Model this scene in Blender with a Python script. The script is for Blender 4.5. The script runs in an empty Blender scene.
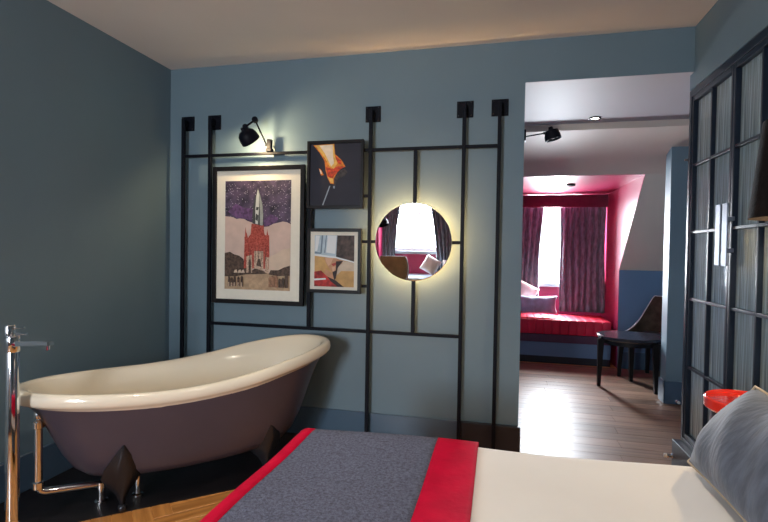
import bpy, bmesh, math, random
from mathutils import Vector, Matrix
random.seed(7)
S = bpy.context.scene
COL = S.collection
PI = math.pi

# ------------------------------------------------------------------ camera
F_PX, YAW, PITCH, ROLL = 481.22, math.radians(13.394), math.radians(-1.094), math.radians(0.903)
CAM = Vector((0, -3.1212, 1.2779))
fw = Vector((-math.sin(YAW)*math.cos(PITCH), math.cos(YAW)*math.cos(PITCH), math.sin(PITCH)))
rt = Vector((math.cos(YAW), math.sin(YAW), 0)); up = rt.cross(fw)
r2 = math.cos(ROLL)*rt + math.sin(ROLL)*up
u2 = -math.sin(ROLL)*rt + math.cos(ROLL)*up
cd = bpy.data.cameras.new('camera'); cam = bpy.data.objects.new('camera', cd); COL.objects.link(cam)
cam.matrix_world = Matrix(((r2.x, u2.x, -fw.x, CAM.x), (r2.y, u2.y, -fw.y, CAM.y), (r2.z, u2.z, -fw.z, CAM.z), (0, 0, 0, 1)))
cd.sensor_width = 36; cd.lens = 36*F_PX/768; cd.clip_start = 0.05
S.camera = cam

# ------------------------------------------------------------------ world, exposure, daylight
S.view_settings.view_transform = 'Standard'; S.view_settings.look = 'None'
S.view_settings.exposure = 0.30; S.view_settings.gamma = 1.0; S.view_settings.use_curve_mapping = False
w = bpy.data.worlds.new('overcast_sky'); S.world = w; w.use_nodes = True
bg = w.node_tree.nodes['Background']; bg.inputs[0].default_value = (0.86, 0.93, 1.0, 1); bg.inputs[1].default_value = 3.0

def area(name, loc, rot, sx, sy, power, col, spread=PI):
    l = bpy.data.lights.new(name, 'AREA'); l.shape = 'RECTANGLE'; l.size = sx; l.size_y = sy
    l.energy = power; l.color = col; l.spread = spread
    o = bpy.data.objects.new(name, l); COL.objects.link(o); o.location = loc; o.rotation_euler = rot; return o
DAY = (0.86, 0.93, 1.0)
area('daylight_front_dormer', (0.70, 3.90, 1.50), (PI/2, 0, PI), 0.74, 1.15, 470, DAY)      # faces -y
area('daylight_rear_dormer', (-1.32, -5.62, 1.50), (PI/2, 0, 0), 0.95, 1.15, 175, DAY)     # faces +y

# ------------------------------------------------------------------ materials
MATS = {}
def mat(name, col, rough=0.5, metal=0.0, noise=None, bump=None, spec=0.5, emit=None, sheen=0, trans=0, ior=1.45, coat=0, stretch=(1, 1, 1), col2=None):
    """noise=(scale, amount) colour mottling; bump=(scale, strength) fine relief"""
    if name in MATS: return MATS[name]
    m = bpy.data.materials.new(name); m.use_nodes = True; nt = m.node_tree
    p = nt.nodes['Principled BSDF']
    p.inputs['Base Color'].default_value = (*col, 1); p.inputs['Roughness'].default_value = rough
    p.inputs['Metallic'].default_value = metal; p.inputs['Specular IOR Level'].default_value = spec
    p.inputs['IOR'].default_value = ior
    if sheen: p.inputs['Sheen Weight'].default_value = sheen
    if trans: p.inputs['Transmission Weight'].default_value = trans
    if coat: p.inputs['Coat Weight'].default_value = coat; p.inputs['Coat Roughness'].default_value = 0.08
    if emit:
        p.inputs['Emission Color'].default_value = (*emit[0], 1); p.inputs['Emission Strength'].default_value = emit[1]
    if noise or bump:
        tc = nt.nodes.new('ShaderNodeTexCoord'); mp = nt.nodes.new('ShaderNodeMapping')
        mp.inputs['Scale'].default_value = stretch
        nt.links.new(tc.outputs['Object'], mp.inputs[0])
    if noise:
        n = nt.nodes.new('ShaderNodeTexNoise'); n.inputs['Scale'].default_value = noise[0]; n.inputs['Detail'].default_value = 5
        nt.links.new(mp.outputs[0], n.inputs['Vector'])
        r = nt.nodes.new('ShaderNodeValToRGB'); r.color_ramp.elements[0].position = 0.32; r.color_ramp.elements[1].position = 0.68
        a = noise[1]
        r.color_ramp.elements[0].color = (*[c*(1-a) for c in col], 1)
        r.color_ramp.elements[1].color = (*(col2 or [min(1, c*(1+a)) for c in col]), 1)
        nt.links.new(n.outputs['Fac'], r.inputs[0]); nt.links.new(r.outputs[0], p.inputs['Base Color'])
    if bump:
        n2 = nt.nodes.new('ShaderNodeTexNoise'); n2.inputs['Scale'].default_value = bump[0]; n2.inputs['Detail'].default_value = 4
        nt.links.new(mp.outputs[0], n2.inputs['Vector'])
        b = nt.nodes.new('ShaderNodeBump'); b.inputs['Strength'].default_value = bump[1]; b.inputs['Distance'].default_value = 0.01
        nt.links.new(n2.outputs['Fac'], b.inputs['Height']); nt.links.new(b.outputs[0], p.inputs['Normal'])
    MATS[name] = m; return m

WALL = mat('blue_grey_paint', (0.152, 0.226, 0.275), 0.48, noise=(1.3, 0.05), bump=(160, 0.03))
TRIM = mat('blue_grey_gloss_paint', (0.075, 0.125, 0.185), 0.28, noise=(2, 0.06))
TRIMD = mat('dark_trim_and_reflection', (0.018, 0.020, 0.030), 0.35, noise=(2, 0.08))
CEIL = mat('warm_white_ceiling_paint', (0.74, 0.705, 0.67), 0.8, noise=(1.1, 0.04))
ALC = mat('pale_lilac_ceiling_paint', (0.50, 0.465, 0.49), 0.6, noise=(1.1, 0.04))
SLOPE = mat('grey_slope_paint', (0.64, 0.545, 0.47), 0.6, noise=(1.3, 0.05))
NAVY = mat('blue_low_wall_paint', (0.12, 0.20, 0.33), 0.5, noise=(1.5, 0.05))
ROSE = mat('raspberry_gloss_paint', (0.30, 0.016, 0.066), 0.38, noise=(2, 0.06))
WHITEP = mat('white_window_paint', (0.80, 0.80, 0.80), 0.4, noise=(3, 0.03))
SILL = mat('grey_sill_paint', (0.30, 0.33, 0.36), 0.4, noise=(3, 0.04))
BLACK = mat('black_powder_coat', (0.005, 0.006, 0.011), 0.45, noise=(30, 0.15), spec=0.14)
BLACKW = mat('black_frame_wood', (0.009, 0.008, 0.009), 0.35, spec=0.25, noise=(12, 0.2), stretch=(1, 1, 6))
CHROME = mat('polished_chrome', (0.82, 0.83, 0.85), 0.06, 1.0, noise=(8, 0.02))
STEEL = mat('dark_pewter', (0.045, 0.048, 0.060), 0.24, 0.7, noise=(9, 0.1))
ENAMEL = mat('cream_enamel', (0.82, 0.74, 0.60), 0.14, noise=(2, 0.02), coat=0.5)
TUBOUT = mat('plum_grey_tub_paint', (0.070, 0.056, 0.074), 0.28, noise=(3, 0.06))
DARKTILE = mat('dark_slate_floor', (0.012, 0.010, 0.012), 0.42, noise=(5, 0.3), bump=(30, 0.06))
CREAM = mat('cream_bed_linen', (0.74, 0.71, 0.68), 0.85, noise=(5, 0.02), bump=(9, 0.12), sheen=0.2)
WHITEL = mat('white_bed_linen', (0.80, 0.80, 0.80), 0.85, noise=(5, 0.02), bump=(9, 0.1))
WOOL = mat('grey_wool', (0.100, 0.110, 0.170), 0.95, noise=(120, 0.38), bump=(200, 0.7))
REDC = mat('crimson_cloth', (0.50, 0.002, 0.034), 0.8, noise=(14, 0.12), bump=(60, 0.15), spec=0.12)
REDB = mat('red_bench_upholstery', (0.62, 0.006, 0.045), 0.55, noise=(9, 0.08), bump=(80, 0.1))
VELV = mat('blue_grey_velvet', (0.085, 0.103, 0.145), 0.75, noise=(16, 0.28), bump=(24, 0.25), sheen=0.15, stretch=(1, 3, 1))
CURT = mat('plum_velvet_curtain', (0.135, 0.155, 0.190), 0.65, noise=(22, 0.5), bump=(30, 0.3), sheen=0.5, stretch=(2, 2, 0.5))
PELM = mat('dark_raspberry_fabric', (0.14, 0.014, 0.045), 0.7, noise=(20, 0.1))
PLUMB = mat('dark_plum_panel', (0.075, 0.025, 0.060), 0.5, noise=(8, 0.1))
SUEDE = mat('brown_suede', (0.065, 0.042, 0.030), 0.9, noise=(14, 0.3), bump=(60, 0.2), spec=0.1)
TAN = mat('tan_leather', (0.42, 0.22, 0.09), 0.5, noise=(9, 0.15))
LEATH = mat('dark_seat_leather', (0.022, 0.023, 0.034), 0.34, noise=(14, 0.2), bump=(50, 0.05))
LACQ = mat('black_lacquer', (0.020, 0.021, 0.030), 0.22, noise=(6, 0.2))
PIPE = mat('pale_piping', (0.60, 0.62, 0.66), 0.5, noise=(10, 0.05))
SILVER = mat('silver_satin', (0.42, 0.56, 0.70), 0.4, noise=(12, 0.2), bump=(25, 0.25), sheen=0.4)
PINKC = mat('pale_pink_cotton', (0.72, 0.52, 0.48), 0.7, noise=(9, 0.12))
WCUSH = mat('white_cushion_cotton', (0.78, 0.76, 0.76), 0.7, noise=(9, 0.05))
REDL = mat('red_lacquer', (0.72, 0.035, 0.022), 0.12, noise=(6, 0.06), coat=0.8)
DRUM = mat('charcoal_woven_metal', (0.055, 0.05, 0.065), 0.4, 0.4, noise=(22, 0.5), bump=(40, 0.3))
SHADE = mat('dark_brown_shade_cloth', (0.014, 0.011, 0.011), 0.85, spec=0.1, noise=(40, 0.3), bump=(120, 0.2))
DOORM = mat('navy_door_metal', (0.012, 0.020, 0.036), 0.34, noise=(7, 0.1), spec=0.3)
PULLM = mat('brushed_steel_pull', (0.20, 0.235, 0.30), 0.38, 0.6, noise=(30, 0.08), stretch=(1, 1, .05))
REED = mat('ribbed_glass', (0.31, 0.405, 0.44), 0.10, 0.18, noise=(2.2, 0.45), spec=0.9, trans=0.15, stretch=(1, 40, .35))  # stretched colour noise paints the streaky reflections of the ribs
CARC = mat('dark_wardrobe_board', (0.022, 0.028, 0.036), 0.6, noise=(4, 0.1))
MAT_CARD = mat('cream_mount_card', (0.80, 0.75, 0.64), 0.75, noise=(40, 0.02))
MIRROR = mat('silvered_mirror', (0.93, 0.95, 0.95), 0.0, 1.0, noise=(2, 0.004))
LED = mat('warm_led_strip', (1, 0.8, 0.5), 0.5, emit=((1.0, 0.57, 0.23), 170.0), noise=(5, 0.01))
BULB = mat('warm_bulb', (1, 0.8, 0.5), 0.5, emit=((1.0, 0.72, 0.38), 25.0), noise=(5, 0.01))
SPOTE = mat('lit_spot_lens', (1, 0.95, 0.85), 0.5, emit=((1.0, 0.92, 0.80), 12.0), noise=(5, 0.01))
TASSEL = mat('beige_thread', (0.5, 0.4, 0.28), 0.8, noise=(30, 0.1))

def glass_mat():
    m = bpy.data.materials.new('clear_window_glass'); m.use_nodes = True; nt = m.node_tree
    nt.nodes.remove(nt.nodes['Principled BSDF']); out = nt.nodes['Material Output']
    t = nt.nodes.new('ShaderNodeBsdfTransparent'); g = nt.nodes.new('ShaderNodeBsdfGlossy'); g.inputs['Roughness'].default_value = 0.02
    x = nt.nodes.new('ShaderNodeMixShader'); x.inputs[0].default_value = 0.06
    nt.links.new(t.outputs[0], x.inputs[1]); nt.links.new(g.outputs[0], x.inputs[2]); nt.links.new(x.outputs[0], out.inputs[0]); return m
GLASS = glass_mat()

def wood_mat(name, c1, c2, rough, along, spec=0.5):
    """plank wood: streaky grain along one local axis plus a random tone per object"""
    m = bpy.data.materials.new(name); m.use_nodes = True; nt = m.node_tree; p = nt.nodes['Principled BSDF']
    tc = nt.nodes.new('ShaderNodeTexCoord'); mp = nt.nodes.new('ShaderNodeMapping')
    mp.inputs['Scale'].default_value = (1.5, 22, 22) if along == 0 else (22, 1.5, 22)
    oi = nt.nodes.new('ShaderNodeObjectInfo'); ad = nt.nodes.new('ShaderNodeVectorMath'); ad.operation = 'ADD'
    mu = nt.nodes.new('ShaderNodeVectorMath'); mu.operation = 'SCALE'; mu.inputs[3].default_value = 30
    cb = nt.nodes.new('ShaderNodeCombineXYZ')
    for k in range(3): nt.links.new(oi.outputs['Random'], cb.inputs[k])
    nt.links.new(cb.outputs[0], mu.inputs[0]); nt.links.new(tc.outputs['Object'], ad.inputs[0]); nt.links.new(mu.outputs[0], ad.inputs[1])
    nt.links.new(ad.outputs[0], mp.inputs[0])
    n = nt.nodes.new('ShaderNodeTexNoise'); n.inputs['Scale'].default_value = 1.6; n.inputs['Detail'].default_value = 6
    nt.links.new(mp.outputs[0], n.inputs['Vector'])
    r = nt.nodes.new('ShaderNodeValToRGB'); r.color_ramp.elements[0].color = (*c1, 1); r.color_ramp.elements[1].color = (*c2, 1)
    r.color_ramp.elements[0].position = 0.3; r.color_ramp.elements[1].position = 0.7
    nt.links.new(n.outputs['Fac'], r.inputs[0])
    hs = nt.nodes.new('ShaderNodeHueSaturation'); mr = nt.nodes.new('ShaderNodeMapRange')
    mr.inputs[3].default_value = 0.75; mr.inputs[4].default_value = 1.2
    nt.links.new(oi.outputs['Random'], mr.inputs[0]); nt.links.new(mr.outputs[0], hs.inputs['Value'])
    nt.links.new(r.outputs[0], hs.inputs['Color']); nt.links.new(hs.outputs[0], p.inputs['Base Color'])
    p.inputs['Roughness'].default_value = rough; p.inputs['Specular IOR Level'].default_value = spec
    b = nt.nodes.new('ShaderNodeBump'); b.inputs['Strength'].default_value = 0.08; b.inputs['Distance'].default_value = 0.004
    nt.links.new(n.outputs['Fac'], b.inputs['Height']); nt.links.new(b.outputs[0], p.inputs['Normal'])
    MATS[name] = m; return m
WOOD = wood_mat('honey_oak_parquet', (0.40, 0.150, 0.036), (0.72, 0.33, 0.095), 0.32, 0)
WOODP = wood_mat('brown_oak_boards', (0.140, 0.080, 0.054), (0.25, 0.148, 0.098), 0.42, 0, 0.28)

# ------------------------------------------------------------------ mesh helpers
def tag(o, label=None, cat=None, group=None, kind=None):
    if label: o['label'] = label
    if cat: o['category'] = cat
    if group: o['group'] = group
    if kind: o['kind'] = kind
    return o
def thing(name, loc, label, cat, group=None, rz=0):
    o = bpy.data.objects.new(name, None); COL.objects.link(o); o.location = loc; o.rotation_euler = (0, 0, rz)
    o.empty_display_size = 0.1
    return tag(o, label, cat, group)
def link(name, me, m, parent=None, loc=None, rot=None, smooth=None):
    o = bpy.data.objects.new(name, me); COL.objects.link(o)
    if m is not None and not me.materials: me.materials.append(m)
    if parent: o.parent = parent
    if loc is not None: o.location = loc
    if rot is not None: o.rotation_euler = rot
    return o
def fin(bm, name, m, parent=None, smooth=False, loc=None, rot=None, auto=None):
    bmesh.ops.recalc_face_normals(bm, faces=bm.faces)
    me = bpy.data.meshes.new(name); bm.to_mesh(me); bm.free()
    if smooth:
        for f in me.polygons: f.use_smooth = True
        if auto: me.set_sharp_from_angle(angle=math.radians(auto))
    return link(name, me, m, parent, loc, rot)
def bx(bm, x0, x1, y0, y1, z0, z1, bev=0, seg=2, M=None):
    mt = Matrix.Translation(((x0+x1)/2, (y0+y1)/2, (z0+z1)/2)) @ Matrix.Diagonal((abs(x1-x0), abs(y1-y0), abs(z1-z0), 1))
    if M is not None: mt = M @ mt
    r = bmesh.ops.create_cube(bm, size=1, matrix=mt)
    if bev:
        es = list({e for v in r['verts'] for e in v.link_edges})
        bmesh.ops.bevel(bm, geom=es, offset=bev, segments=seg, affect='EDGES', profile=0.5)
def box(name, dims, m, parent=None, bev=0, seg=2, smooth=False):
    bm = bmesh.new(); bx(bm, *dims, bev, seg); return fin(bm, name, m, parent, smooth=bool(bev) and smooth, auto=40)
def boxes(name, lst, m, parent=None, bev=0):
    bm = bmesh.new()
    for d in lst: bx(bm, *d, bev)
    return fin(bm, name, m, parent)
def prism(bm, poly, axis, a, b):
    """poly of 2D points in the plane normal to axis, extruded from a to b"""
    def P(p, h): return {0: (h, p[0], p[1]), 1: (p[0], h, p[1]), 2: (p[0], p[1], h)}[axis]
    A = [bm.verts.new(P(p, a)) for p in poly]; B = [bm.verts.new(P(p, b)) for p in poly]; n = len(poly)
    bm.faces.new(A); bm.faces.new(B[::-1])
    for i in range(n): bm.faces.new((A[i], B[i], B[(i+1) % n], A[(i+1) % n]))
def ring_loft(bm, rings, close=True, cap0=False, cap1=False):
    R = [[bm.verts.new(p) for p in r] for r in rings]; n = len(R[0])
    for a, b in zip(R, R[1:]):
        for i in range(n if close else n-1):
            j = (i+1) % n; bm.faces.new((a[i], a[j], b[j], b[i]))
    if cap0: bm.faces.new(R[0][::-1])
    if cap1: bm.faces.new(R[-1])
    return R
def lathe(bm, prof, n=24, M=None, cap0=True, cap1=True):
    rings = []
    for r, z in prof:
        ring = [Vector((r*math.cos(2*PI*i/n), r*math.sin(2*PI*i/n), z)) for i in range(n)]
        rings.append([M @ p if M is not None else p for p in ring])
    ring_loft(bm, rings, True, cap0, cap1)
def frame_to(d):
    d = Vector(d).normalized(); return d.to_track_quat('Z', 'Y').to_matrix().to_4x4()
def tube(bm, pts, r, n=12, caps=True):
    pts = [Vector(p) for p in pts]; rs = r if isinstance(r, (list, tuple)) else [r]*len(pts)
    rings = []; prev = None
    for i, p in enumerate(pts):
        d = (pts[min(i+1, len(pts)-1)] - pts[max(i-1, 0)]).normalized()
        if prev is None:
            a = d.orthogonal().normalized()
        else:
            a = (prev - d*prev.dot(d)).normalized()
        prev = a; b = d.cross(a)
        rings.append([p + rs[i]*(math.cos(2*PI*k/n)*a + math.sin(2*PI*k/n)*b) for k in range(n)])
    ring_loft(bm, rings, True, caps, caps)
def rod(name, pts, r, m, parent=None, n=12, loc=None):
    bm = bmesh.new(); tube(bm, pts, r, n); return fin(bm, name, m, parent, True, loc, auto=50)
def bend(pts, rad, k=6):
    """round the corners of a polyline"""
    P = [Vector(p) for p in pts]; out = [P[0]]
    for a, b, c in zip(P, P[1:], P[2:]):
        u = (a-b).normalized(); v = (c-b).normalized(); s = b+u*rad; e = b+v*rad
        for i in range(k+1):
            t = i/k; out.append(s*(1-t)**2 + b*2*t*(1-t) + e*t*t)
    return out + [P[-1]]
def struct(o): o['kind'] = 'structure'; return o
def copy_tree(o, parent=None):
    c = o.copy(); COL.objects.link(c)
    if parent: c.parent = parent
    for ch in list(o.children): copy_tree(ch, c)
    return c

# ------------------------------------------------------------------ setting: floor
XL, XR, H = -2.387, 1.073, 2.60
AX0, AX1 = -0.35, 2.05           # passage beyond the opening
YD = 3.70                        # window wall of the front dormer
floor = struct(boxes('floor', [(-2.6, 1.6, -5.7, 0.06, -0.14, -0.003), (-0.5, 2.2, 0.06, 3.9, -0.14, -0.003)], WOOD))
# dark tiled bath zone: diagonal edge from measured floor points
dz = [(-2.387, -1.752), (-1.856, -1.276), (-1.383, -0.859), (-0.42, -0.006), (-2.387, -0.006)]
bm = bmesh.new(); prism(bm, dz, 2, -0.02, 0.001); tag(struct(fin(bm, 'floor_bath_zone', DARKTILE)))
# herringbone blocks in the bedroom (only where the floor shows)
PW, PLn = 0.085, 0.425
bm = bmesh.new(); bx(bm, -PLn/2+.0012, PLn/2-.0012, -PW/2+.0012, PW/2-.0012, -0.011, 0.0, 0.0012, 1)
proto = fin(bm, 'parquet_block', WOOD, floor)
blk = proto.data; first = True
def inside_bath(x, y):       # left of the diagonal
    return (y - (-1.276)) > (x - (-1.856))*0.882
def clear_bath(x, y, r=-0.18):
    return ((y + 1.276) - (x + 1.856)*0.882)/1.333 < -r
cnt = 0
c45 = math.sqrt(.5)
for i in range(-60, 60):
    for j in range(-40, 40):
        for k in (0, 1):
            # herringbone lattice in the rotated frame
            a = i*PW + j*PLn*2*0 ; 
            bxx = (i + j*10)*PW*0
            # row i shifts by PW along both axes
            ux = i*PW + j*2*PLn; uy = i*PW
            if k == 0: cx, cy, ro = ux + PLn/2, uy + PW/2, 0
            else: cx, cy, ro = ux + PLn + PW/2, uy + PW - PLn/2 + 0, PI/2
            X = (cx - cy)*c45 - 0.9; Y = (cx + cy)*c45 - 1.6
            if not (-2.1 < X < -0.45 and -2.75 < Y < -0.9): continue
            if not clear_bath(X, Y): continue
            o = proto if first else proto.copy()
            if not first: COL.objects.link(o)
            first = False; o.parent = floor; o.location = (X, Y, 0); o.rotation_euler = (0, 0, PI/4 + ro); cnt += 1
# boards in the passage, running across the view
by, row = 0.07, 0
bmeshes = {}
while by < 2.78:
    wd = 0.135; x = AX0 + 0.03 - (row*0.53) % 1.1
    while x < AX1 - 0.02:
        x0, x1 = max(x, AX0+.02), min(x+1.1, AX1-.02)
        y1 = min(by+wd, 2.775)
        if x1-x0 > 0.05:
            key = (round(x1-x0, 3), round(y1-by, 3))
            if key not in bmeshes:
                b2 = bmesh.new(); bx(b2, -(x1-x0)/2+.0006, (x1-x0)/2-.0006, -(y1-by)/2+.0006, (y1-by)/2-.0006, -0.011, 0, 0.0012, 1)
                o = fin(b2, 'floor_board', WOODP, floor); bmeshes[key] = o.data
            else:
                o = link('floor_board', bmeshes[key], None, floor)
            o.location = ((x0+x1)/2, (by+y1)/2, 0)
        x += 1.1
    by += wd; row += 1

# ------------------------------------------------------------------ setting: walls and ceilings
OPX = 0.14
struct(boxes('wall_back', [(-2.60, OPX, 0, 0.12, -0.1, 2.72), (OPX, 1.35, 0, 0.09, 2.342, 2.72)], WALL))
struct(box('wall_left', (-2.60, XL, -4.75, 0.0, -0.1, 2.72), WALL))
struct(boxes('wall_right', [(XR, 1.6, -1.03, 0.0, 2.25, 2.72), (1.073, 1.35, 0.0, 0.06, 2.25, 2.34), (1.42, 1.6, -4.75, -1.03, -0.1, 2.72)], WALL))
RD0, RD1 = -2.02, -0.62      # rear dormer
struct(boxes('wall_rear', [(-2.6, RD0, -4.75, -4.6, -0.1, 2.72), (RD1, 1.6, -4.75, -4.6, -0.1, 2.72), (RD0, RD1, -4.75, -4.6, 2.15, 2.72)], WALL))
struct(boxes('ceiling', [(-2.6, 1.6, -4.75, 0.12, H, 2.74)], CEIL))
struct(box('ceiling_passage_left', (AX0-.1, OPX, 0.12, 1.05, 2.34, 2.44), ALC))
struct(box('ceiling_passage', (OPX+.001, AX1+.1, 0.002, 1.05, 2.34, 2.44), ALC))
# coved slope beyond the flat passage ceiling
cp = [(1.05, 2.288), (1.42, 2.262), (1.66, 2.20), (1.877, 2.05)]
prof = [tuple(cp[0][k]*(1-t)**3 + 3*cp[1][k]*t*(1-t)**2 + 3*cp[2][k]*t*t*(1-t) + cp[3][k]*t**3 for k in (0, 1)) for t in [i/16 for i in range(17)]]
bm = bmesh.new(); prism(bm, prof + [(1.95, 2.30), (1.70, 2.44), (1.05, 2.44)], 0, AX0-.1, AX1+.1)
struct(fin(bm, 'ceiling_slope_upper', SLOPE, None, True, auto=25))
DX0, DX1 = 0.07, 1.327
for nm, a, b in (('ceiling_slope_right', DX1+.004, AX1+.1), ('ceiling_slope_left', AX0-.1, DX0-.004)):
    bm = bmesh.new(); prism(bm, [(1.877, 2.05), (2.79, 1.114), (2.92, 1.114), (1.95, 2.30)], 0, a, b); struct(fin(bm, nm, SLOPE))
struct(box('wall_knee_right', (DX1+.004, AX1+.1, 2.79, 2.92, -0.1, 1.114), NAVY))
struct(box('wall_knee_left', (AX0-.1, DX0, 2.79, 2.92, -0.1, 1.114), NAVY))
struct(box('wall_passage_left', (AX0-.1, AX0, 0.12, 2.79, -0.1, 2.44), NAVY))
struct(box('wall_passage_right', (AX1, AX1+.1, 0.06, 2.79, -0.1, 2.44), NAVY))
struct(box('wall_passage_front', (1.45, AX1+.1, 0.0, 0.06, -0.1, 2.44), NAVY))
# pier that meets the slope
bm = bmesh.new(); prism(bm, [(1.50, -0.05), (1.64, -0.05), (1.64, 2.21), (1.50, 2.255)], 0, 1.432, AX1); struct(fin(bm, 'wall_pier', WALL))
# dormer shell
cheek = [(1.877, 2.05), (YD, 2.05), (YD, -0.05), (2.79, -0.05), (2.79, 1.114)]
for nm, a, b in (('wall_dormer_right', DX1, DX1+.004), ('wall_dormer_left', DX0-.004, DX0)):
    bm = bmesh.new(); prism(bm, [(1.877, 2.05), (YD, 2.05), (YD, -0.05), (2.79, -0.05), (2.79, 1.114)], 0, a, b); struct(fin(bm, nm, ROSE))
struct(box('ceiling_dormer', (DX0-.04, DX1+.04, 1.90, YD+.1, 2.05, 2.12), ROSE))
WX0, WX1, WZ0, WZ1 = 0.33, 1.07, 0.90, 2.03
struct(boxes('wall_window_front', [(DX0-.04, WX0, YD, YD+.1, -.05, 2.12), (WX1, DX1+.04, YD, YD+.1, -.05, 2.12), (WX0, WX1, YD, YD+.1, -.05, WZ0), (WX0, WX1, YD, YD+.1, WZ1, 2.12)], ROSE))
def sash_window(nm, x0, x1, z0, z1, y, s, mid):
    """frame, meeting rail and panes; s = +1 when the room lies towards -y"""
    o = struct(boxes(nm, [(x0, x0+.045, y, y+.06*s, z0, z1), (x1-.045, x1, y, y+.06*s, z0, z1), (x0+.045, x1-.045, y, y+.06*s, z0, z0+.05), (x0+.045, x1-.045, y, y+.06*s, z1-.05, z1)], WHITEP))
    box('sash_rail', (x0+.045, x1-.045, y+.01*s, y+.05*s, mid-.018, mid+.018), WHITEP, o)
    for a, b in ((z0+.05, mid-.018), (mid+.018, z1-.05)):
        box('pane', (x0+.045, x1-.045, y+.028*s, y+.032*s, a, b), GLASS, o)
    box('window_sill', (x0-.03, x1+.03, y-.10*s, y-.001*s, z0-.055, z0-.005), SILL, o, 0.006)
    return o
sash_window('window_1', WX0+.001, WX1-.001, WZ0+.001, WZ1-.001, YD+.02, 1, 1.47)
# rear dormer (what the round mirror shows)
struct(boxes('wall_window_rear', [(RD0-.05, -1.84, -5.5, -5.4, -.05, 2.2), (-.80, RD1+.05, -5.5, -5.4, -.05, 2.2), (-1.84, -.80, -5.5, -5.4, -.05, .90), (-1.84, -.80, -5.5, -5.4, 2.05, 2.2)], ROSE))
struct(box('wall_dormer_rear_left', (RD0-.05, RD0, -5.4, -4.75, -.05, 2.2), ROSE))
struct(box('wall_dormer_rear_right', (RD1, RD1+.05, -5.4, -4.75, -.05, 2.2), ROSE))
struct(box('ceiling_dormer_rear', (RD0-.05, RD1+.05, -5.5, -4.75, 2.15, 2.22), ROSE))
sash_window('window_2', -1.839, -.801, .901, 2.049, -5.42, -1, 1.55)

# baseboards
BZ = 0.195
def board_poly(name, dims, m): return struct(box(name, dims, m, None, 0.004, 1))
board_poly('baseboard_back', (XL+.016, -0.235, -0.016, 0, 0.001, BZ), TRIM)
board_poly('baseboard_back_end', (-0.235, OPX+.012, -0.030, 0.0, 0, BZ+.003), TRIMD)  # thicker end; dark reflection in the gloss skirting put into its colour
board_poly('baseboard_left', (XL, XL+.016, -4.6, 0, 0.001, BZ), TRIM)
board_poly('baseboard_right', (1.404, 1.42, -4.6, -1.05, 0, BZ), TRIM)
board_poly('baseboard_knee', (DX1+.005, AX1, 2.775, 2.79, 0, 0.19), TRIM)
struct(boxes('baseboard_pier', [(1.418, 1.432, 1.486, 1.64, 0, .195), (1.418, AX1, 1.486, 1.50, 0, .195)], TRIM))

# ------------------------------------------------------------------ wardrobe with ribbed glass doors
wd = thing('glazed_wardrobe', (XR, 0, 0), 'tall built-in wardrobe with black metal grid doors of ribbed glass', 'wardrobe')
boxes('carcass', [(0.06, 0.46, 0.0, 0.055, 0.0, 2.24), (0.06, 0.46, -1.02, -1.0, 0.0, 2.24), (0.42, 0.46, -1.0, 0.0, 0.0, 2.24), (0.06, 0.42, -1.0, 0.0, 2.22, 2.245), (.06, .42, -1.0, 0, .19, .205)], CARC, wd)
box('plinth', (-0.045, 0.055, -1.02, 0.058, 0.001, 0.19), DOORM, wd, 0.004)
boxes('outer_frame', [(0.0, 0.06, 0.028, 0.06, 0.191, 2.245), (0.0, 0.06, -1.02, -0.988, 0.191, 2.245), (0.0, 0.06, -0.988, 0.028, 2.205, 2.245), (0.0, 0.06, -0.988, 0.028, 0.191, 0.215)], DOORM, wd, 0.003)
zr = [0.235, 0.635, 1.032, 1.418, 1.805, 2.185]
pw = 0.2125
def rib_mesh(wid):
    bm = bmesh.new(); n = 14; k = 6; N = n*k; fr = []; bk = []
    for i in range(N+1):
        y = -wid/2 + wid*i/N; x = -0.0028*abs(math.sin(PI*i/k))
        fr.append((x, y)); bk.append((0.005, y))
    for z0, z1 in ((-.5, .5),):
        a = [bm.verts.new((x, y, z0)) for x, y in fr]; b = [bm.verts.new((x, y, z1)) for x, y in fr]
        for i in range(N): bm.faces.new((a[i], a[i+1], b[i+1], b[i]))
        c = [bm.verts.new((.005, y, z)) for y, z in ((-wid/2, z0), (wid/2, z0), (wid/2, z1), (-wid/2, z1))]; bm.faces.new(c)
    me = bpy.data.meshes.new('pane'); bm.to_mesh(me); bm.free()
    for f in me.polygons: f.use_smooth = True
    me.set_sharp_from_angle(angle=math.radians(60)); return me
pane_me = rib_mesh(pw)
for y_hi, y_lo, hy in ((0.026, -0.478, -0.446), (-0.482, -0.986, -0.520)):
    d = boxes('door', [(0.004, 0.05, y_hi-.020, y_hi, .217, 2.203), (0.004, 0.05, y_lo, y_lo+.020, .217, 2.203), (0.004, .05, y_lo+.020, y_hi-.020, 2.175, 2.203), (0.004, .05, y_lo+.020, y_hi-.020, .217, .245)], DOORM, wd, 0.003)
    ym = (y_hi+y_lo)/2
    box('glazing_bar', (0.008, 0.046, ym-.007, ym+.007, .245, 2.175), DOORM, d, .002)
    for z in zr[1:-1]:
        box('glazing_bar', (0.008, 0.046, y_lo+.020, ym-.007, z-.008, z+.008), DOORM, d, .002)
        box('glazing_bar', (0.008, 0.046, ym+.007, y_hi-.020, z-.008, z+.008), DOORM, d, .002)
    for c in (-1, 1):
        yc = ym + c*((y_hi-.020-ym-.007)/2+.007)
        for a, b in zip(zr, zr[1:]):
            o = link('pane', pane_me, REED, d); o.location = (0.030, yc, (a+b)/2); o.scale = (1, (y_hi-.020-ym-.007)/pw, b-a-.016)
    boxes('pull_handle', [(-0.034, -0.026, hy-.026, hy+.026, 1.235, 1.534), (-0.028, 0.006, hy-.010, hy+.010, 1.45, 1.47), (-0.028, 0.006, hy-.010, hy+.010, 1.30, 1.32)], PULLM, d, .002)
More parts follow.
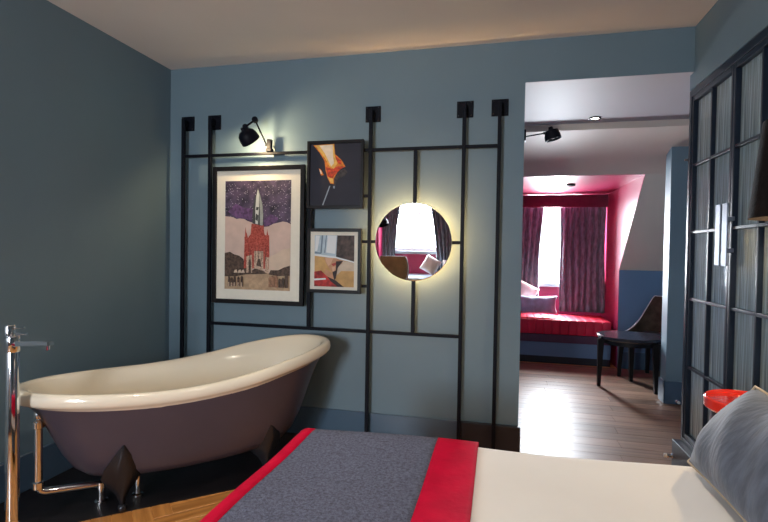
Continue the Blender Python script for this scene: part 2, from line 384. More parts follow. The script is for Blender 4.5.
rod('door_catch', [(-0.02, 0.052, 1.845), (0.0, 0.052, 1.845)], .006, CHROME, wd, 8)

# ------------------------------------------------------------------ black bar grid on the back wall
grid = thing('wall_bar_grid', (0, 0, 0), 'black square-bar metal grid fixed to the blue wall', 'wall rack')
YB = -0.055; hb = 0.0115
for x, zb in ((-2.236, 0.205), (-2.018, 0.205), (-0.832, 0.0), (-0.226, 0.0), (-0.010, 0.0)):
    lo = 0.0015
    box('upright_bar', (x-hb, x+hb, YB-hb, YB+hb, lo, 2.215), BLACK, grid, .002)
    pl = box('fixing_plate', (x-.052, x+.052, -0.008, 0.0, 2.14, 2.245), BLACK, grid, .002)
    for sx in (-.04, .04):
        for sz in (2.152, 2.233):
            bm = bmesh.new(); lathe(bm, [(.006, 0), (.006, .003), (.003, .005)], 8, Matrix.Translation((x+sx, -.008, sz)) @ frame_to((0, -1, 0)))
            fin(bm, 'bolt', STEEL, pl)
    box('bracket_arm', (x-.012, x+.012, YB+hb, -.008, 2.17, 2.205), BLACK, grid)
def hbar(x0, x1, z): box('cross_bar', (x0, x1, YB-.009, YB+.009, z-.010, z+.010), BLACK, grid, .002)
XS = [-2.236, -2.018, -0.832, -0.226, -0.010]
for a, b in zip(XS, XS[1:]): hbar(a+hb, b-hb, 1.945)
hbar(XS[1]+hb, XS[2]-hb, 0.748); hbar(XS[2]+hb, XS[3]-hb, 0.748)
hbar(-1.24, XS[2]-hb, 1.644); hbar(-1.24, XS[2]-hb, 1.343); hbar(-1.24, XS[2]-hb, 1.049)
hbar(XS[2]+hb, -0.532-.012, 1.343); hbar(-0.532+.012, XS[3]-hb, 1.343)
box('inner_upright', (-.544, -.520, YB-.011, YB+.011, .760, 1.933), BLACK, grid, .002)
box('inner_upright', (-1.264, -1.240, YB-.011, YB+.011, .760, 1.933), BLACK, grid, .002)

# ------------------------------------------------------------------ round mirror with a warm halo
MC = Vector((-0.532, -0.100, 1.342)); MR = 0.247; TILT = math.radians(2.2)
mir = thing('round_mirror', MC, 'round frameless mirror with a warm glow behind it on the bar grid', 'mirror')
mir.rotation_euler = (TILT, 0, 0)
Mx = frame_to((0, -1, 0))
bm = bmesh.new(); lathe(bm, [(MR, -0.004), (MR, 0.0), (MR-.003, 0.002)], 64, Mx); fin(bm, 'mirror_glass', MIRROR, mir, True, auto=20)
bm = bmesh.new(); lathe(bm, [(MR-.03, -0.014), (MR-.03, -0.0045)], 48, Mx); fin(bm, 'backing', BLACK, mir)
bm = bmesh.new(); lathe(bm, [(MR-.135, -0.030), (MR-.105, -0.030), (MR-.105, -0.015), (MR-.135, -0.015)], 48, Mx, False, False); fin(bm, 'halo_strip', LED, mir)

# ------------------------------------------------------------------ pictures
def pmat(name, c, **k): return mat('print_'+name, c, 0.6, **k)
def star_mat():
    m = pmat('starry_sky', (0.040, 0.030, 0.065), noise=(14, 0.6), col2=(0.12, 0.080, 0.145)); nt = m.node_tree; p = nt.nodes['Principled BSDF']
    v = nt.nodes.new('ShaderNodeTexVoronoi'); v.inputs['Scale'].default_value = 70
    tc = nt.nodes.new('ShaderNodeTexCoord'); nt.links.new(tc.outputs['Object'], v.inputs['Vector'])
    r = nt.nodes.new('ShaderNodeValToRGB'); r.color_ramp.elements[0].color = (1, 1, 1, 1); r.color_ramp.elements[1].color = (0, 0, 0, 1)
    r.color_ramp.elements[0].position = 0.12; r.color_ramp.elements[1].position = 0.19
    nt.links.new(v.outputs['Distance'], r.inputs[0])
    mx = nt.nodes.new('ShaderNodeMixRGB'); src = p.inputs['Base Color'].links[0].from_socket
    nt.links.new(r.outputs[0], mx.inputs[0]); nt.links.new(src, mx.inputs[1]); mx.inputs[2].default_value = (0.75, 0.66, 0.75, 1)
    nt.links.new(mx.outputs[0], p.inputs['Base Color']); return m
def picture(name, rect, depth, fr, mount, inner, label, polys, y=-0.070):
    """rect x0,x1,z0,z1 outer; inner = print rectangle; polys = [(material, [(u,v)..])] with u,v 0..1 in the print"""
    x0, x1, z0, z1 = rect
    t = thing(name, ((x0+x1)/2, y, z0), label, 'picture')
    ox, oz = (x0+x1)/2, z0
    f = boxes('frame', [(x0-ox, x0-ox+fr, -depth, 0, 0, z1-z0), (x1-ox-fr, x1-ox, -depth, 0, 0, z1-z0), (x0-ox+fr, x1-ox-fr, -depth, 0, 0, fr), (x0-ox+fr, x1-ox-fr, -depth, 0, z1-z0-fr, z1-z0)], BLACKW, t, .002)
    if mount: box('mount', (x0-ox+fr, x1-ox-fr, -depth*.45, -.001, fr, z1-z0-fr), mount, t)
    ix0, ix1, iz0, iz1 = [inner[0]-ox, inner[1]-ox, inner[2]-oz, inner[3]-oz]
    me = bpy.data.meshes.new('art_print'); vs = []; fs = []; mi = []; ms = []
    for k, (m, pts) in enumerate(polys):
        if m not in ms: ms.append(m)
        i0 = len(vs)
        for u, v in pts:
            vs.append((ix0+(ix1-ix0)*min(1, max(0, u)), -depth*.45-.0006-.00025*k, iz0+(iz1-iz0)*min(1, max(0, v))))
        fs.append(list(range(i0, len(vs)))); mi.append(ms.index(m))
    me.from_pydata(vs, [], fs)
    for m in ms: me.materials.append(m)
    for p, i in zip(me.polygons, mi): p.material_index = i
    link('art_print', me, None, t)
    return t
FULL = [(0, 0), (1, 0), (1, 1), (0, 1)]
# --- poster: rocket above a red spired building
def cv(ox, oy, sc, r):
    def g(*pts): return [((ox+a/sc - r[0])/(r[1]-r[0]), (r[3]-(oy+b/sc))/(r[3]-r[2])) for a, b in pts]
    return g
A = cv(220, 175, 7.46, (225.3, 290.6, 180, 290.5)); B = cv(220, 235, 7.46, (225.3, 290.6, 180, 290.5))
sky = star_mat(); beige = pmat('dusty_pink', (0.62, 0.45, 0.38), noise=(14, 0.08)); cream = pmat('pale_cloud', (0.66, 0.50, 0.38), noise=(12, 0.1))
sepia = pmat('sepia_ground', (0.46, 0.31, 0.19), noise=(40, 0.2)); dark = pmat('dark_sepia', (0.085, 0.05, 0.035), noise=(60, 0.6)); redp = pmat('brick_red', (0.48, 0.035, 0.02), noise=(90, 0.5), col2=(0.60, 0.12, 0.08))
greyr = pmat('rocket_grey', (0.32, 0.33, 0.30), noise=(30, 0.2)); pale = pmat('rocket_light', (0.62, 0.62, 0.56)); drk = pmat('rocket_shadow', (0.06, 0.06, 0.06)); stone = pmat('pale_stone', (0.52, 0.36, 0.26), noise=(120, 0.5))
galaxy = pmat('violet_haze', (0.12, 0.055, 0.145), noise=(50, 0.5))
pol = [(beige, FULL), (sky, A((38, 30), (530, 30), (528, 365), (500, 350), (470, 345), (430, 355), (400, 362), (365, 382), (330, 385), (300, 372), (250, 355), (210, 342), (185, 326), (150, 322), (125, 326), (100, 312), (70, 308), (38, 305))),
       (galaxy, A((60, 270), (120, 210), (180, 240), (250, 250), (240, 340), (190, 325), (130, 318))), (galaxy, A((330, 330), (380, 290), (440, 320), (420, 352), (360, 378), (335, 380))),
       (cream, B((365, 165), (420, 140), (470, 105), (525, 95), (525, 300), (365, 290)))]
pol += [(sepia, B((38, 285), (525, 285), (525, 420), (38, 420))),
        (dark, B((38, 138), (80, 130), (110, 148), (150, 158), (182, 182), (195, 240), (240, 270), (300, 235), (335, 270), (360, 290), (200, 300), (120, 316), (38, 318))),
        (dark, B((370, 295), (385, 262), (440, 262), (480, 240), (525, 225), (525, 300), (440, 305)))]
pol += [(redp, A((240, 362), (330, 372), (335, 430), (350, 470), (357, 400), (368, 470), (372, 700), (185, 700), (190, 480), (196, 385), (208, 480), (235, 440)))]
pol += [(stone, B((205, 160), (245, 150), (250, 285), (205, 285))), (stone, B((262, 120), (330, 120), (332, 270), (262, 250))), (redp, B((335, 0), (372, 0), (375, 165), (330, 155))), (redp, B((188, 20), (205, -20), (225, 60), (240, 130), (200, 170))),
        (dark, B((222, 200), (232, 170), (240, 200), (240, 285), (222, 285))), (stone, B((345, 165), (370, 165), (370, 285), (345, 285))), (dark, B((280, 230), (292, 180), (310, 180), (318, 240), (300, 235)))]
for sx_, top_ in ((222, 440), (262, 385), (286, 390), (312, 392), (340, 440)):
    pol.append((redp, A((sx_-6, 520), (sx_, top_), (sx_+6, 520))))
    pol.append((dark, A((sx_+7, 640), (sx_+9, 500), (sx_+12, 640))))
pol += [(drk, A((288, 100), (268, 155), (252, 240), (249, 360), (326, 378), (330, 300), (322, 220), (305, 150))), (greyr, A((288, 100), (305, 150), (322, 220), (329, 300), (326, 376), (305, 372), (303, 240))),
        (pale, A((288, 102), (276, 160), (270, 250), (272, 362), (290, 366), (297, 250), (296, 150))), (drk, A((278, 235), (296, 240), (290, 262), (274, 258))), (drk, A((276, 285), (294, 300), (288, 345), (272, 330)))]
for px_, hh in ((78, 70), (100, 60), (122, 75), (150, 66), (176, 72)):
    pol.append((dark, B((px_-9, 392), (px_-9, 392-hh), (px_, 380-hh), (px_+9, 392-hh), (px_+9, 392))))
    pol.append((stone, B((px_-7, 392), (px_-7, 362), (px_+2, 360), (px_+3, 392))))
for px_, hh in ((385, 70), (405, 80), (430, 82), (458, 60), (480, 66), (505, 90)):
    pol.append((dark if px_ > 440 else redp if False else pmat('faded_crowd', (0.33, 0.17, 0.10), noise=(60, 0.4)), B((px_-11, 390), (px_-11, 390-hh), (px_, 380-hh), (px_+11, 392-hh), (px_+11, 390))))
for px_ in (130, 160, 185): pol.append((cream, B((px_-14, 288), (px_-8, 268), (px_+6, 262), (px_+14, 286))))
picture('framed_poster', (-1.972, -1.278, 0.900, 1.856), 0.026, 0.030, MAT_CARD, (-1.877, -1.379, 1.000, 1.756), 'large black framed poster of a rocket above a red spired building', pol)
# --- burning flower on black
G = cv(300, 130, 6.14, (311.5, 361.5, 144, 205.5))
nav = pmat('midnight', (0.012, 0.011, 0.024), noise=(8, 0.2)); ora = pmat('flame_orange', (0.85, 0.22, 0.02), noise=(50, 0.35)); whi = pmat('flame_white', (0.88, 0.72, 0.55), noise=(30, 0.1)); dro = pmat('flame_red', (0.60, 0.055, 0.012), noise=(60, 0.5)); stem = pmat('stem_grey', (0.32, 0.36, 0.42)); yel = pmat('flame_yellow', (0.92, 0.50, 0.10), noise=(40, 0.2)); smo = pmat('charred_petal', (0.045, 0.035, 0.035), noise=(60, 0.6))
picture('framed_flame_print', (-1.262, -0.869, 1.560, 2.010), 0.026, 0.020, None, (-1.242, -0.889, 1.580, 1.990), 'black framed print of a burning flower on a dark ground', [
    (nav, FULL), (smo, G((235, 255), (280, 240), (300, 262), (280, 285), (240, 300), (225, 345), (210, 350), (215, 300))),
    (ora, G((88, 92), (216, 88), (222, 150), (262, 188), (286, 228), (262, 238), (236, 262), (216, 300), (218, 332), (196, 330), (176, 290), (165, 245), (158, 190), (128, 140))),
    (dro, G((165, 225), (205, 240), (240, 225), (284, 226), (258, 242), (222, 275), (205, 300), (178, 285))), (dro, G((222, 160), (258, 190), (262, 215), (236, 205))),
    (yel, G((100, 94), (214, 90), (220, 160), (238, 205), (215, 240), (190, 225), (165, 180), (135, 140))),
    (whi, G((125, 95), (206, 92), (210, 160), (216, 205), (200, 225), (182, 190), (160, 145))), (yel, G((180, 290), (212, 300), (214, 326), (198, 324))),
    (ora, G((124, 234), (140, 246), (156, 276), (138, 278))), (whi, G((128, 240), (138, 250), (144, 268), (134, 266))),
    (stem, G((190, 342), (196, 345), (154, 462), (147, 460))), (stem, G((214, 345), (224, 345), (222, 360), (214, 358)))], y=-0.070)
# --- collage of a face
Fh = cv(300, 220, 6.53, (314.5, 353.9, 235.3, 286.4))
tan = pmat('amber', (0.56, 0.33, 0.12), noise=(16, 0.2)); umb = pmat('umber', (0.060, 0.040, 0.040), noise=(30, 0.6), col2=(.13, .085, .07)); ice = pmat('ice_blue', (0.46, 0.56, 0.62), noise=(20, 0.15)); icw = pmat('ice_white', (0.78, 0.80, 0.80)); slate = pmat('slate', (0.16, 0.22, 0.28)); skin = pmat('skin_tone', (0.52, 0.27, 0.15), noise=(20, 0.15)); skl = pmat('skin_light', (0.66, 0.40, 0.26)); lip = pmat('lip_red', (0.40, 0.06, 0.05)); redg = pmat('red_garment', (0.38, 0.025, 0.022), noise=(30, 0.6)); hair = pmat('deep_shadow', (0.03, 0.018, 0.02)); paleb = pmat('pale_buff', (0.60, 0.48, 0.36), noise=(14, 0.2))
picture('framed_collage_print', (-1.256, -0.877, 0.998, 1.428), 0.026, 0.022, MAT_CARD, (-1.203, -0.926, 1.040, 1.382), 'small black framed collage of a cropped face under pale glass shapes', [
    (tan, FULL), (paleb, Fh((255, 262), (352, 275), (352, 330), (270, 330), (240, 360))), (umb, Fh((240, 98), (354, 98), (354, 275), (235, 248))), (ice, Fh((93, 98), (242, 98), (235, 245), (93, 228))),
    (icw, Fh((100, 102), (128, 104), (112, 200), (97, 205))), (slate, Fh((140, 100), (150, 100), (142, 215), (132, 213))), (icw, Fh((180, 102), (238, 102), (230, 220), (170, 212))), (slate, Fh((93, 208), (140, 214), (140, 222), (93, 218))), (slate, Fh((168, 100), (174, 100), (164, 215), (158, 214))),
    (icw, Fh((93, 222), (235, 238), (352, 268), (352, 276), (235, 250), (93, 234))),
    (skin, Fh((160, 243), (236, 248), (282, 264), (272, 285), (245, 300), (236, 330), (216, 346), (190, 312), (168, 275))), (skl, Fh((165, 246), (218, 248), (200, 290), (186, 300), (170, 270))),
    (lip, Fh((205, 286), (236, 275), (242, 290), (218, 300))), (skl, Fh((210, 306), (232, 304), (226, 330), (214, 334))),
    (hair, Fh((236, 268), (282, 264), (248, 310), (236, 380), (225, 392), (214, 340), (236, 326))), (skin, Fh((170, 320), (214, 345), (226, 388), (190, 385), (160, 350))),
    (redg, Fh((93, 338), (140, 330), (178, 366), (236, 392), (290, 434), (93, 434))), (icw, Fh((93, 384), (170, 378), (172, 388), (93, 396))), (hair, Fh((180, 368), (236, 392), (290, 434), (250, 434), (205, 400)))], y=-0.070)

# ------------------------------------------------------------------ lamps
def bulb_light(name, loc, power, col, r=0.03, parent=None):
    l = bpy.data.lights.new(name, 'POINT'); l.energy = power; l.color = col; l.shadow_soft_size = r
    o = bpy.data.objects.new(name, l); COL.objects.link(o); o.location = loc
    if parent: o.parent = parent
    return o
WARM = (1.0, 0.74, 0.42)
def dome(bm, M, r=0.06, h=0.075):
    lathe(bm, [(.012, h+.02), (.016, h+.005), (.020, h), (.040, h*.93), (r*.86, h*.72), (r*.98, h*.40), (r, 0), (r-.003, 0), (r*.95, h*.38), (r*.8, h*.68), (.02, h*.9)], 28, M, True, True)
# clip-on task lamp above the poster
la = thing('swing_arm_task_lamp', (-1.555, YB, 1.957), 'small black articulated lamp clamped to the top bar above the poster', 'lamp')
lb = Vector((-1.555, YB, 1.957)); j1 = Vector((-1.610, -0.165, 2.150)); j2 = Vector((-1.652, -0.215, 2.092)); hc = Vector((-1.660, -0.222, 2.068))
L = lambda p: Vector(p) - lb
boxes('clamp', [(-.022, .022, -.022, .018, -.001, .020)], BLACK, la, .003)
bm = bmesh.new(); bx(bm, -.016, .016, -.018, .012, .018, .085, .004); tube(bm, [(-.03, -.004, .045), (.016, -.004, .045)], .008); fin(bm, 'pivot_block', BLACK, la)
rod('lower_arm', [L(lb)+Vector((-.022, -.01, .05)), L(j1)], .0055, BLACK, la, 10)
rod('upper_arm', [L(j1), L(j2)], .0065, BLACK, la, 10)
for j, r in ((j1, .020), (j2, .018)):
    bm = bmesh.new(); lathe(bm, [(.004, -r*.6), (r, -r*.55), (r, r*.55), (.004, r*.6)], 20, Matrix.Translation(L(j)) @ frame_to((.3, -1, .2))); fin(bm, 'joint_knob', BLACK, la, True, auto=40)
dd = Vector((-0.30, -0.62, 0.72)).normalized()      # axis of the shade, mouth down
bm = bmesh.new(); dome(bm, Matrix.Translation(L(hc) - dd*.085) @ frame_to(dd), .066, .085); sh = fin(bm, 'lamp_shade', BLACK, la, True, auto=45)
bm = bmesh.new(); bmesh.ops.create_uvsphere(bm, u_segments=14, v_segments=10, radius=.022, matrix=Matrix.Translation(L(hc) - dd*.065)); fin(bm, 'bulb', BULB, la, True)
sl = bpy.data.lights.new('task_lamp_glow', 'POINT'); sl.energy = 12; sl.color = WARM; sl.shadow_soft_size = .02
so = bpy.data.objects.new('task_lamp_glow', sl); COL.objects.link(so); so.parent = la; so.location = L(hc) - dd*.088
# wall lamp on the edge of the opening
lp = thing('wall_reading_lamp', (OPX, 0.06, 2.025), 'small black dome reading lamp on a straight arm beside the opening', 'lamp')
box('wall_plate', (0.0, 0.012, -.03, .03, -.035, .035), BLACK, lp, .003)
rod('arm', [(.012, 0, -.004), (.125, 0, .012)], .0045, BLACK, lp, 10)
dd2 = Vector((-.25, 0, 1)).normalized()
bm = bmesh.new(); dome(bm, Matrix.Translation(Vector((.178, 0, -.030))) @ frame_to(dd2), .050, .062); fin(bm, 'lamp_shade', BLACK, lp, True, auto=45)
bm = bmesh.new(); bmesh.ops.create_uvsphere(bm, u_segments=12, v_segments=8, radius=.017, matrix=Matrix.Translation((.174, 0, -.008))); fin(bm, 'bulb', BLACK, lp, True)
rod('swivel', [(.118, 0, .012), (.142, 0, .012)], .008, BLACK, lp, 10)
# ceiling spots
def downlight(loc, label, power, ang=100):
    t = thing('recessed_ceiling_spot', loc, label, 'ceiling light')
    bm = bmesh.new(); lathe(bm, [(.026, -.001), (.044, -.001), (.046, -.005), (.040, -.008), (.028, -.006)], 28, None, False, False); fin(bm, 'trim_ring', STEEL, t, True)
    bm = bmesh.new(); lathe(bm, [(.028, -.001), (.028, -.004)], 24); fin(bm, 'lens', SPOTE, t)
    l = bpy.data.lights.new('spot_beam', 'SPOT'); l.energy = power; l.color = (1.0, .88, .72); l.spot_size = math.radians(ang); l.spot_blend = .6; l.shadow_soft_size = .03
    o = bpy.data.objects.new('spot_beam', l); COL.objects.link(o); o.parent = t; o.location = (0, 0, -.015); return t
downlight((0.705, 0.90, 2.34), 'lit recessed spot in the lilac passage ceiling', 14)
downlight((-0.15, -2.0, H), 'added unseen spot in the bedroom ceiling above the bed', 50, 105)  # unseen fixture, added to light the bed from above
downlight((-1.30, -1.75, H), 'added unseen spot in the bedroom ceiling near the bathtub', 45, 74)  # unseen fixture, added to brighten floor and tub but not the walls
t = thing('dormer_ceiling_spot', (0.752, 2.47, 2.05), 'lit small dark-rimmed spot in the pink dormer ceiling', 'ceiling light')
bm = bmesh.new(); lathe(bm, [(.030, -.001), (.046, -.001), (.046, -.022), (.040, -.024), (.032, -.012)], 28, None, False, False); fin(bm, 'trim_ring', BLACK, t, True, auto=40)
bm = bmesh.new(); lathe(bm, [(.031, -.002), (.031, -.012)], 24); fin(bm, 'lens', SPOTE, t)
# pendant over the bedside table
pn = thing('pendant_lamp', (1.03, -1.22, 1.415), 'dark tapered fabric lamp shade hanging before the ribbed glass doors', 'lamp')
bm = bmesh.new(); lathe(bm, [(.185, 0), (.150, .335), (.147, .335), (.182, 0)], 40, None, False, False)
fin(bm, 'lamp_shade', SHADE, pn, True, auto=40)
rod('cord', [(0, 0, .20), (0, 0, 1.165)], .004, BLACK, pn, 8)
bm = bmesh.new(); lathe(bm, [(.05, 1.184), (.05, 1.168), (.012, 1.155)], 24); fin(bm, 'ceiling_rose', BLACK, pn)
bm = bmesh.new(); lathe(bm, [(.018, .20), (.018, .14)], 16); fin(bm, 'bulb_holder', BLACK, pn)
bm = bmesh.new(); bmesh.ops.create_uvsphere(bm, u_segments=14, v_segments=10, radius=.035, matrix=Matrix.Translation((0, 0, .11))); fin(bm, 'bulb', BULB, pn, True)
bulb_light('pendant_glow', (0, 0, .065), 10, WARM, .03, pn)

# ------------------------------------------------------------------ slipper bathtub
TA = 0.836
tub = thing('slipper_bathtub', (-1.632, -0.768, 0.001), 'freestanding slipper bathtub, plum-grey outside and cream inside, on pewter feet', 'bathtub', rz=TA)
ta = 0.815; ks = [0.0, 0.2, 0.4, 0.6, 0.8, 1.0]; zk = [0.622, 0.606, 0.598, 0.622, 0.678, 0.722]; wk = (0.325, 0.362, 0.385)
def cat(s):
    s = min(1, max(0, s)); i = min(4, int(s*5)); t = s*5-i
    p = [zk[max(0, i-1)], zk[i], zk[i+1], zk[min(5, i+2)]]
    return 0.5*((2*p[1]) + (-p[0]+p[2])*t + (2*p[0]-5*p[1]+4*p[2]-p[3])*t*t + (-p[0]+3*p[1]-3*p[2]+p[3])*t**3)
NT = 72
def rim_pt(i):
    a = 2*PI*i/NT; c, s = math.cos(a), math.sin(a)
    x = ta*math.copysign(abs(c)**.9, c); q = (x/ta+1)/2
    b = wk[0]*(1-q)*(1-2*q) + wk[1]*4*q*(1-q) + wk[2]*q*(2*q-1)
    return x, b*math.copysign(abs(s)**.9, s), cat(q)
RP = [rim_pt(i) for i in range(NT)]
def ring(inset, dz, k=None):
    out = []
    for x, y, z in RP:
        r = math.hypot(x, y) or 1e-6; f = (r-inset)/r
        out.append(Vector((x*f, y*f, z+dz)))
    return out
def body(sx, sy, h, z0, lift=0.05):
    return [Vector((x*sx, y*sy, z0 + (z-.068-z0)*h)) for x, y, z in RP]
bm = bmesh.new()
rr = [body(.42, .34, 0.0, .145), body(.54, .48, 0.0, .150), body(.64, .60, .06, .14), body(.70, .69, .16, .14), body(.755, .77, .33, .14), body(.80, .83, .52, .14), body(.845, .88, .72, .14), body(.89, .915, .88, .14), body(.935, .935, .985, .14)]
ring_loft(bm, rr, True, True, False); fin(bm, 'outer_shell', TUBOUT, tub, True, auto=60)
bm = bmesh.new()
rr = [body(.93, .93, .97, .14), ring(.022, -.064), ring(.008, -.058), ring(.001, -.046), ring(0, -.030), ring(.004, -.012), ring(.016, -.001), ring(.034, 0), ring(.050, -.005), ring(.064, -.016), ring(.074, -.034)]
for sx, sy, h in ((.845, .76, .86), (.80, .72, .70), (.755, .68, .52), (.705, .63, .34), (.63, .55, .20), (.52, .43, .12), (.36, .28, .10), (.15, .12, .095)):
    rr.append([Vector((x*sx, y*sy, .15 + (z-.15)*h)) for x, y, z in RP])
ring_loft(bm, rr, True, False, True); fin(bm, 'enamel_basin', ENAMEL, tub, True, auto=70)
def tub_foot(lx, ly):
    """pointed plate against the hull that narrows to a stem with a ball tip"""
    side = -1 if ly < 0 else 1
    bm = bmesh.new(); rings = []
    prof = [(.345, .004, .066, .006), (.29, .042, .055, .022), (.225, .078, .028, .040), (.17, .090, .006, .044), (.13, .066, -.004, .038), (.095, .034, .0, .028), (.060, .017, .004, .018), (.036, .013, .006, .014)]
    for z, hw, off, th in prof:
        y = ly + side*(off + .05)
        rings.append([Vector((lx+hw, y-side*th*.3, z)), Vector((lx+hw*.45, y+side*th*.5, z)), Vector((lx, y+side*th, z)), Vector((lx-hw*.45, y+side*th*.5, z)), Vector((lx-hw, y-side*th*.3, z)), Vector((lx, y-side*th*.8, z))])
    ring_loft(bm, rings, True, True, True)
    bmesh.ops.create_uvsphere(bm, u_segments=16, v_segments=10, radius=.021, matrix=Matrix.Translation((lx, ly+side*.056, .021)))
    fin(bm, 'foot', STEEL, tub, True, auto=75)
for lx in (-.375, .345):
    for ly in (-.13, .13): tub_foot(lx, ly)
# overflow and waste pipe at the low end
pp = bend([(-.585, -.04, .500), (-.708, -.04, .500), (-.708, -.04, .125), (-.45, -.03, .095)], .035)
rod('waste_pipe', pp, .018, CHROME, tub, 14)
bm = bmesh.new(); bmesh.ops.create_uvsphere(bm, u_segments=18, v_segments=12, radius=.031, matrix=Matrix.Translation((-.700, -.04, .492))); fin(bm, 'overflow_elbow', CHROME, tub, True)
for z in (.445, .16):
    bm = bmesh.new(); lathe(bm, [(.018, z-.020), (.026, z-.014), (.026, z+.014), (.018, z+.020)], 18, Matrix.Translation((-.708, -.04, 0))); fin(bm, 'pipe_collar', CHROME, tub, True, auto=40)
bm = bmesh.new(); lathe(bm, [(.030, .001), (.030, .012), (.018, .016), (.018, .075), (.024, .078), (.024, .105), (.012, .112)], 18, Matrix.Translation((-.452, -.03, 0))); fin(bm, 'waste_trap', CHROME, tub, True, auto=40)
bm = bmesh.new(); lathe(bm, [(.028, .001), (.028, .010), (.015, .014), (.015, .105), (.012, .13)], 18, Matrix.Translation((-.29, -.05, 0))); fin(bm, 'floor_stub', CHROME, tub, True, auto=40)
bm = bmesh.new(); lathe(bm, [(.030, 0), (.030, .006), (.012, .008)], 20, Matrix.Translation((-.668, .03, .50)) @ frame_to((1, 0, 0.35))); fin(bm, 'overflow_cover', CHROME, tub, True, auto=40)

# freestanding filler
ft = thing('bath_filler', (-2.02, -1.49, 0.001), 'freestanding chrome bath filler with slim spout beside the low end of the tub', 'tap'); ft.scale = (1, 1, 1.03)
bm = bmesh.new(); lathe(bm, [(.055, 0), (.055, .008), (.030, .014), (.026, .02)], 28); fin(bm, 'floor_flange', CHROME, ft, True, auto=40)
bm = bmesh.new(); lathe(bm, [(.026, .02), (.026, .862), (.024, .868)], 28); fin(bm, 'column', CHROME, ft, True, auto=40)
bm = bmesh.new(); lathe(bm, [(.028, .80), (.030, .803), (.030, .862), (.028, .866)], 28); fin(bm, 'valve_body', CHROME, ft, True, auto=40)
bm = bmesh.new(); lathe(bm, [(.022, .868), (.022, .908), (.020, .912)], 24, Matrix.Translation((-.010, -.004, 0))); fin(bm, 'cap', CHROME, ft, True, auto=40)
bm = bmesh.new()
rings = []
for s in range(9):
    t_ = s/8; px = .024 + .148*t_; z = .835 - .004*t_ + .010*math.sin(PI*t_*.5); hh = .011-.003*t_; ww = .016
    if s == 8: z -= .002
    rings.append([Vector((px, .16*px + dy, z+dzz)) for dy, dzz in ((-ww, -hh), (ww, -hh), (ww, hh), (-ww, hh))])
ring_loft(bm, rings, True, True, True); fin(bm, 'spout', CHROME, ft)
bm = bmesh.new(); lathe(bm, [(.011, .812), (.011, .830)], 14, Matrix.Translation((.156, .025, 0))); fin(bm, 'spout_nozzle', CHROME, ft, True, auto=40)
rod('lever', [(.010, 0, .900), (.062, .004, .902)], .0035, CHROME, ft, 8)
rod('lever', [(.020, 0, .876), (.074, .004, .878)], .0035, CHROME, ft, 8)

# ------------------------------------------------------------------ bed
bed = thing('double_bed', (0.32, -2.22, 0.0), 'double bed with a pale base beneath the cream bedding', 'bed')
box('base', (-.93, 1.03, -.76, .76, .10, .30), TRIM, bed, .02)
box('mattress', (-.95, 1.03, -.78, .78, .302, .53), WHITEL, bed, .05, 4, True)
box('headboard', (1.035, 1.085, -.85, .85, .08, 1.25), VELV, bed, .02, 3, True)
for sx in (-.85, .95):
    for sy in (-.68, .68):
        bm = bmesh.new(); lathe(bm, [(.022, .001), (.032, .10)], 14, Matrix.Translation((sx, sy, 0))); fin(bm, 'leg', BLACKW, bed)
def ztop(x, y):
    return 0.600 + 0.024*max(0, min(1, (x+.7)/1.35)) + 0.004*math.sin(7*x+2*y) + 0.003*math.sin(11*y+3*x)
def drape(bm, xs, ys, x_foot, y_far, y_near, off, rad=.05, hang_max=.34):
    """cloth over the bed: xs, ys are arc-length coordinates; past an edge the cloth bends down"""
    def fold(d):              # d = distance past the start of the rounding
        if d <= 0: return d, 0
        q = rad*PI/2
        if d < q: a = d/rad; return rad*math.sin(a), rad*(1-math.cos(a))
        return rad + .006*math.sin((d-q)*20), rad + (d-q)
    V = []
    for x in xs:
        rowv = []
        for y in ys:
            ex, dx = fold(-(x - (x_foot+rad)))
            px_ = x_foot+rad-ex if ex > 0 else x
            ey, dy = fold(y - (y_far-rad))
            py_ = y_far-rad+ey if ey > 0 else y
            en, dn = fold(-(y - (y_near+rad)))
            if en > 0: py_ = y_near+rad-en; dy = dn
            if dx > 0: px_ -= off
            if dy > 0: py_ += off if ey > 0 else -off
            drop = math.hypot(dx, dy) if max(dx, dy) < rad else max(dx, dy)
            rowv.append(bm.verts.new((px_, py_, ztop(max(x, x_foot), y) + off - min(drop, hang_max))))
        V.append(rowv)
    for a, b in zip(V, V[1:]):
        for i in range(len(ys)-1): bm.faces.new((a[i], a[i+1], b[i+1], b[i]))
def lin(a, b, n): return [a+(b-a)*i/n for i in range(n+1)]
YF, YN, XF = -1.410, -3.03, -0.715
def cloth(name, m, parent, x0, x1, nx, off, thick, hang=.34, y0=None, y1=None):
    bm = bmesh.new(); drape(bm, lin(x0, x1, nx), lin(YN-.28 if y0 is None else y0, YF+.28 if y1 is None else y1, 90), XF, YF, YN, off, hang_max=hang)
    o = fin(bm, name, m, parent, True)
    md = o.modifiers.new('thickness', 'SOLIDIFY'); md.thickness = thick; md.offset = -1
    return o
# orientation: solidify inward means below
dv = cloth('duvet', CREAM, None, XF-.26, 1.30, 90, 0.0, .012)
tag(dv, 'smooth cream duvet spread over the bed', 'duvet')
th = thing('throw_blanket', (0, 0, 0), 'grey wool throw with crimson borders across the foot of the bed', 'blanket')
bm = None
cloth('wool_panel', WOOL, th, XF+.058, -0.195, 26, .012, .006)
cloth('border', REDC, th, -0.195, -0.055, 10, .013, .007)
cloth('border', REDC, th, XF-.16, XF+.058, 14, .013, .007)

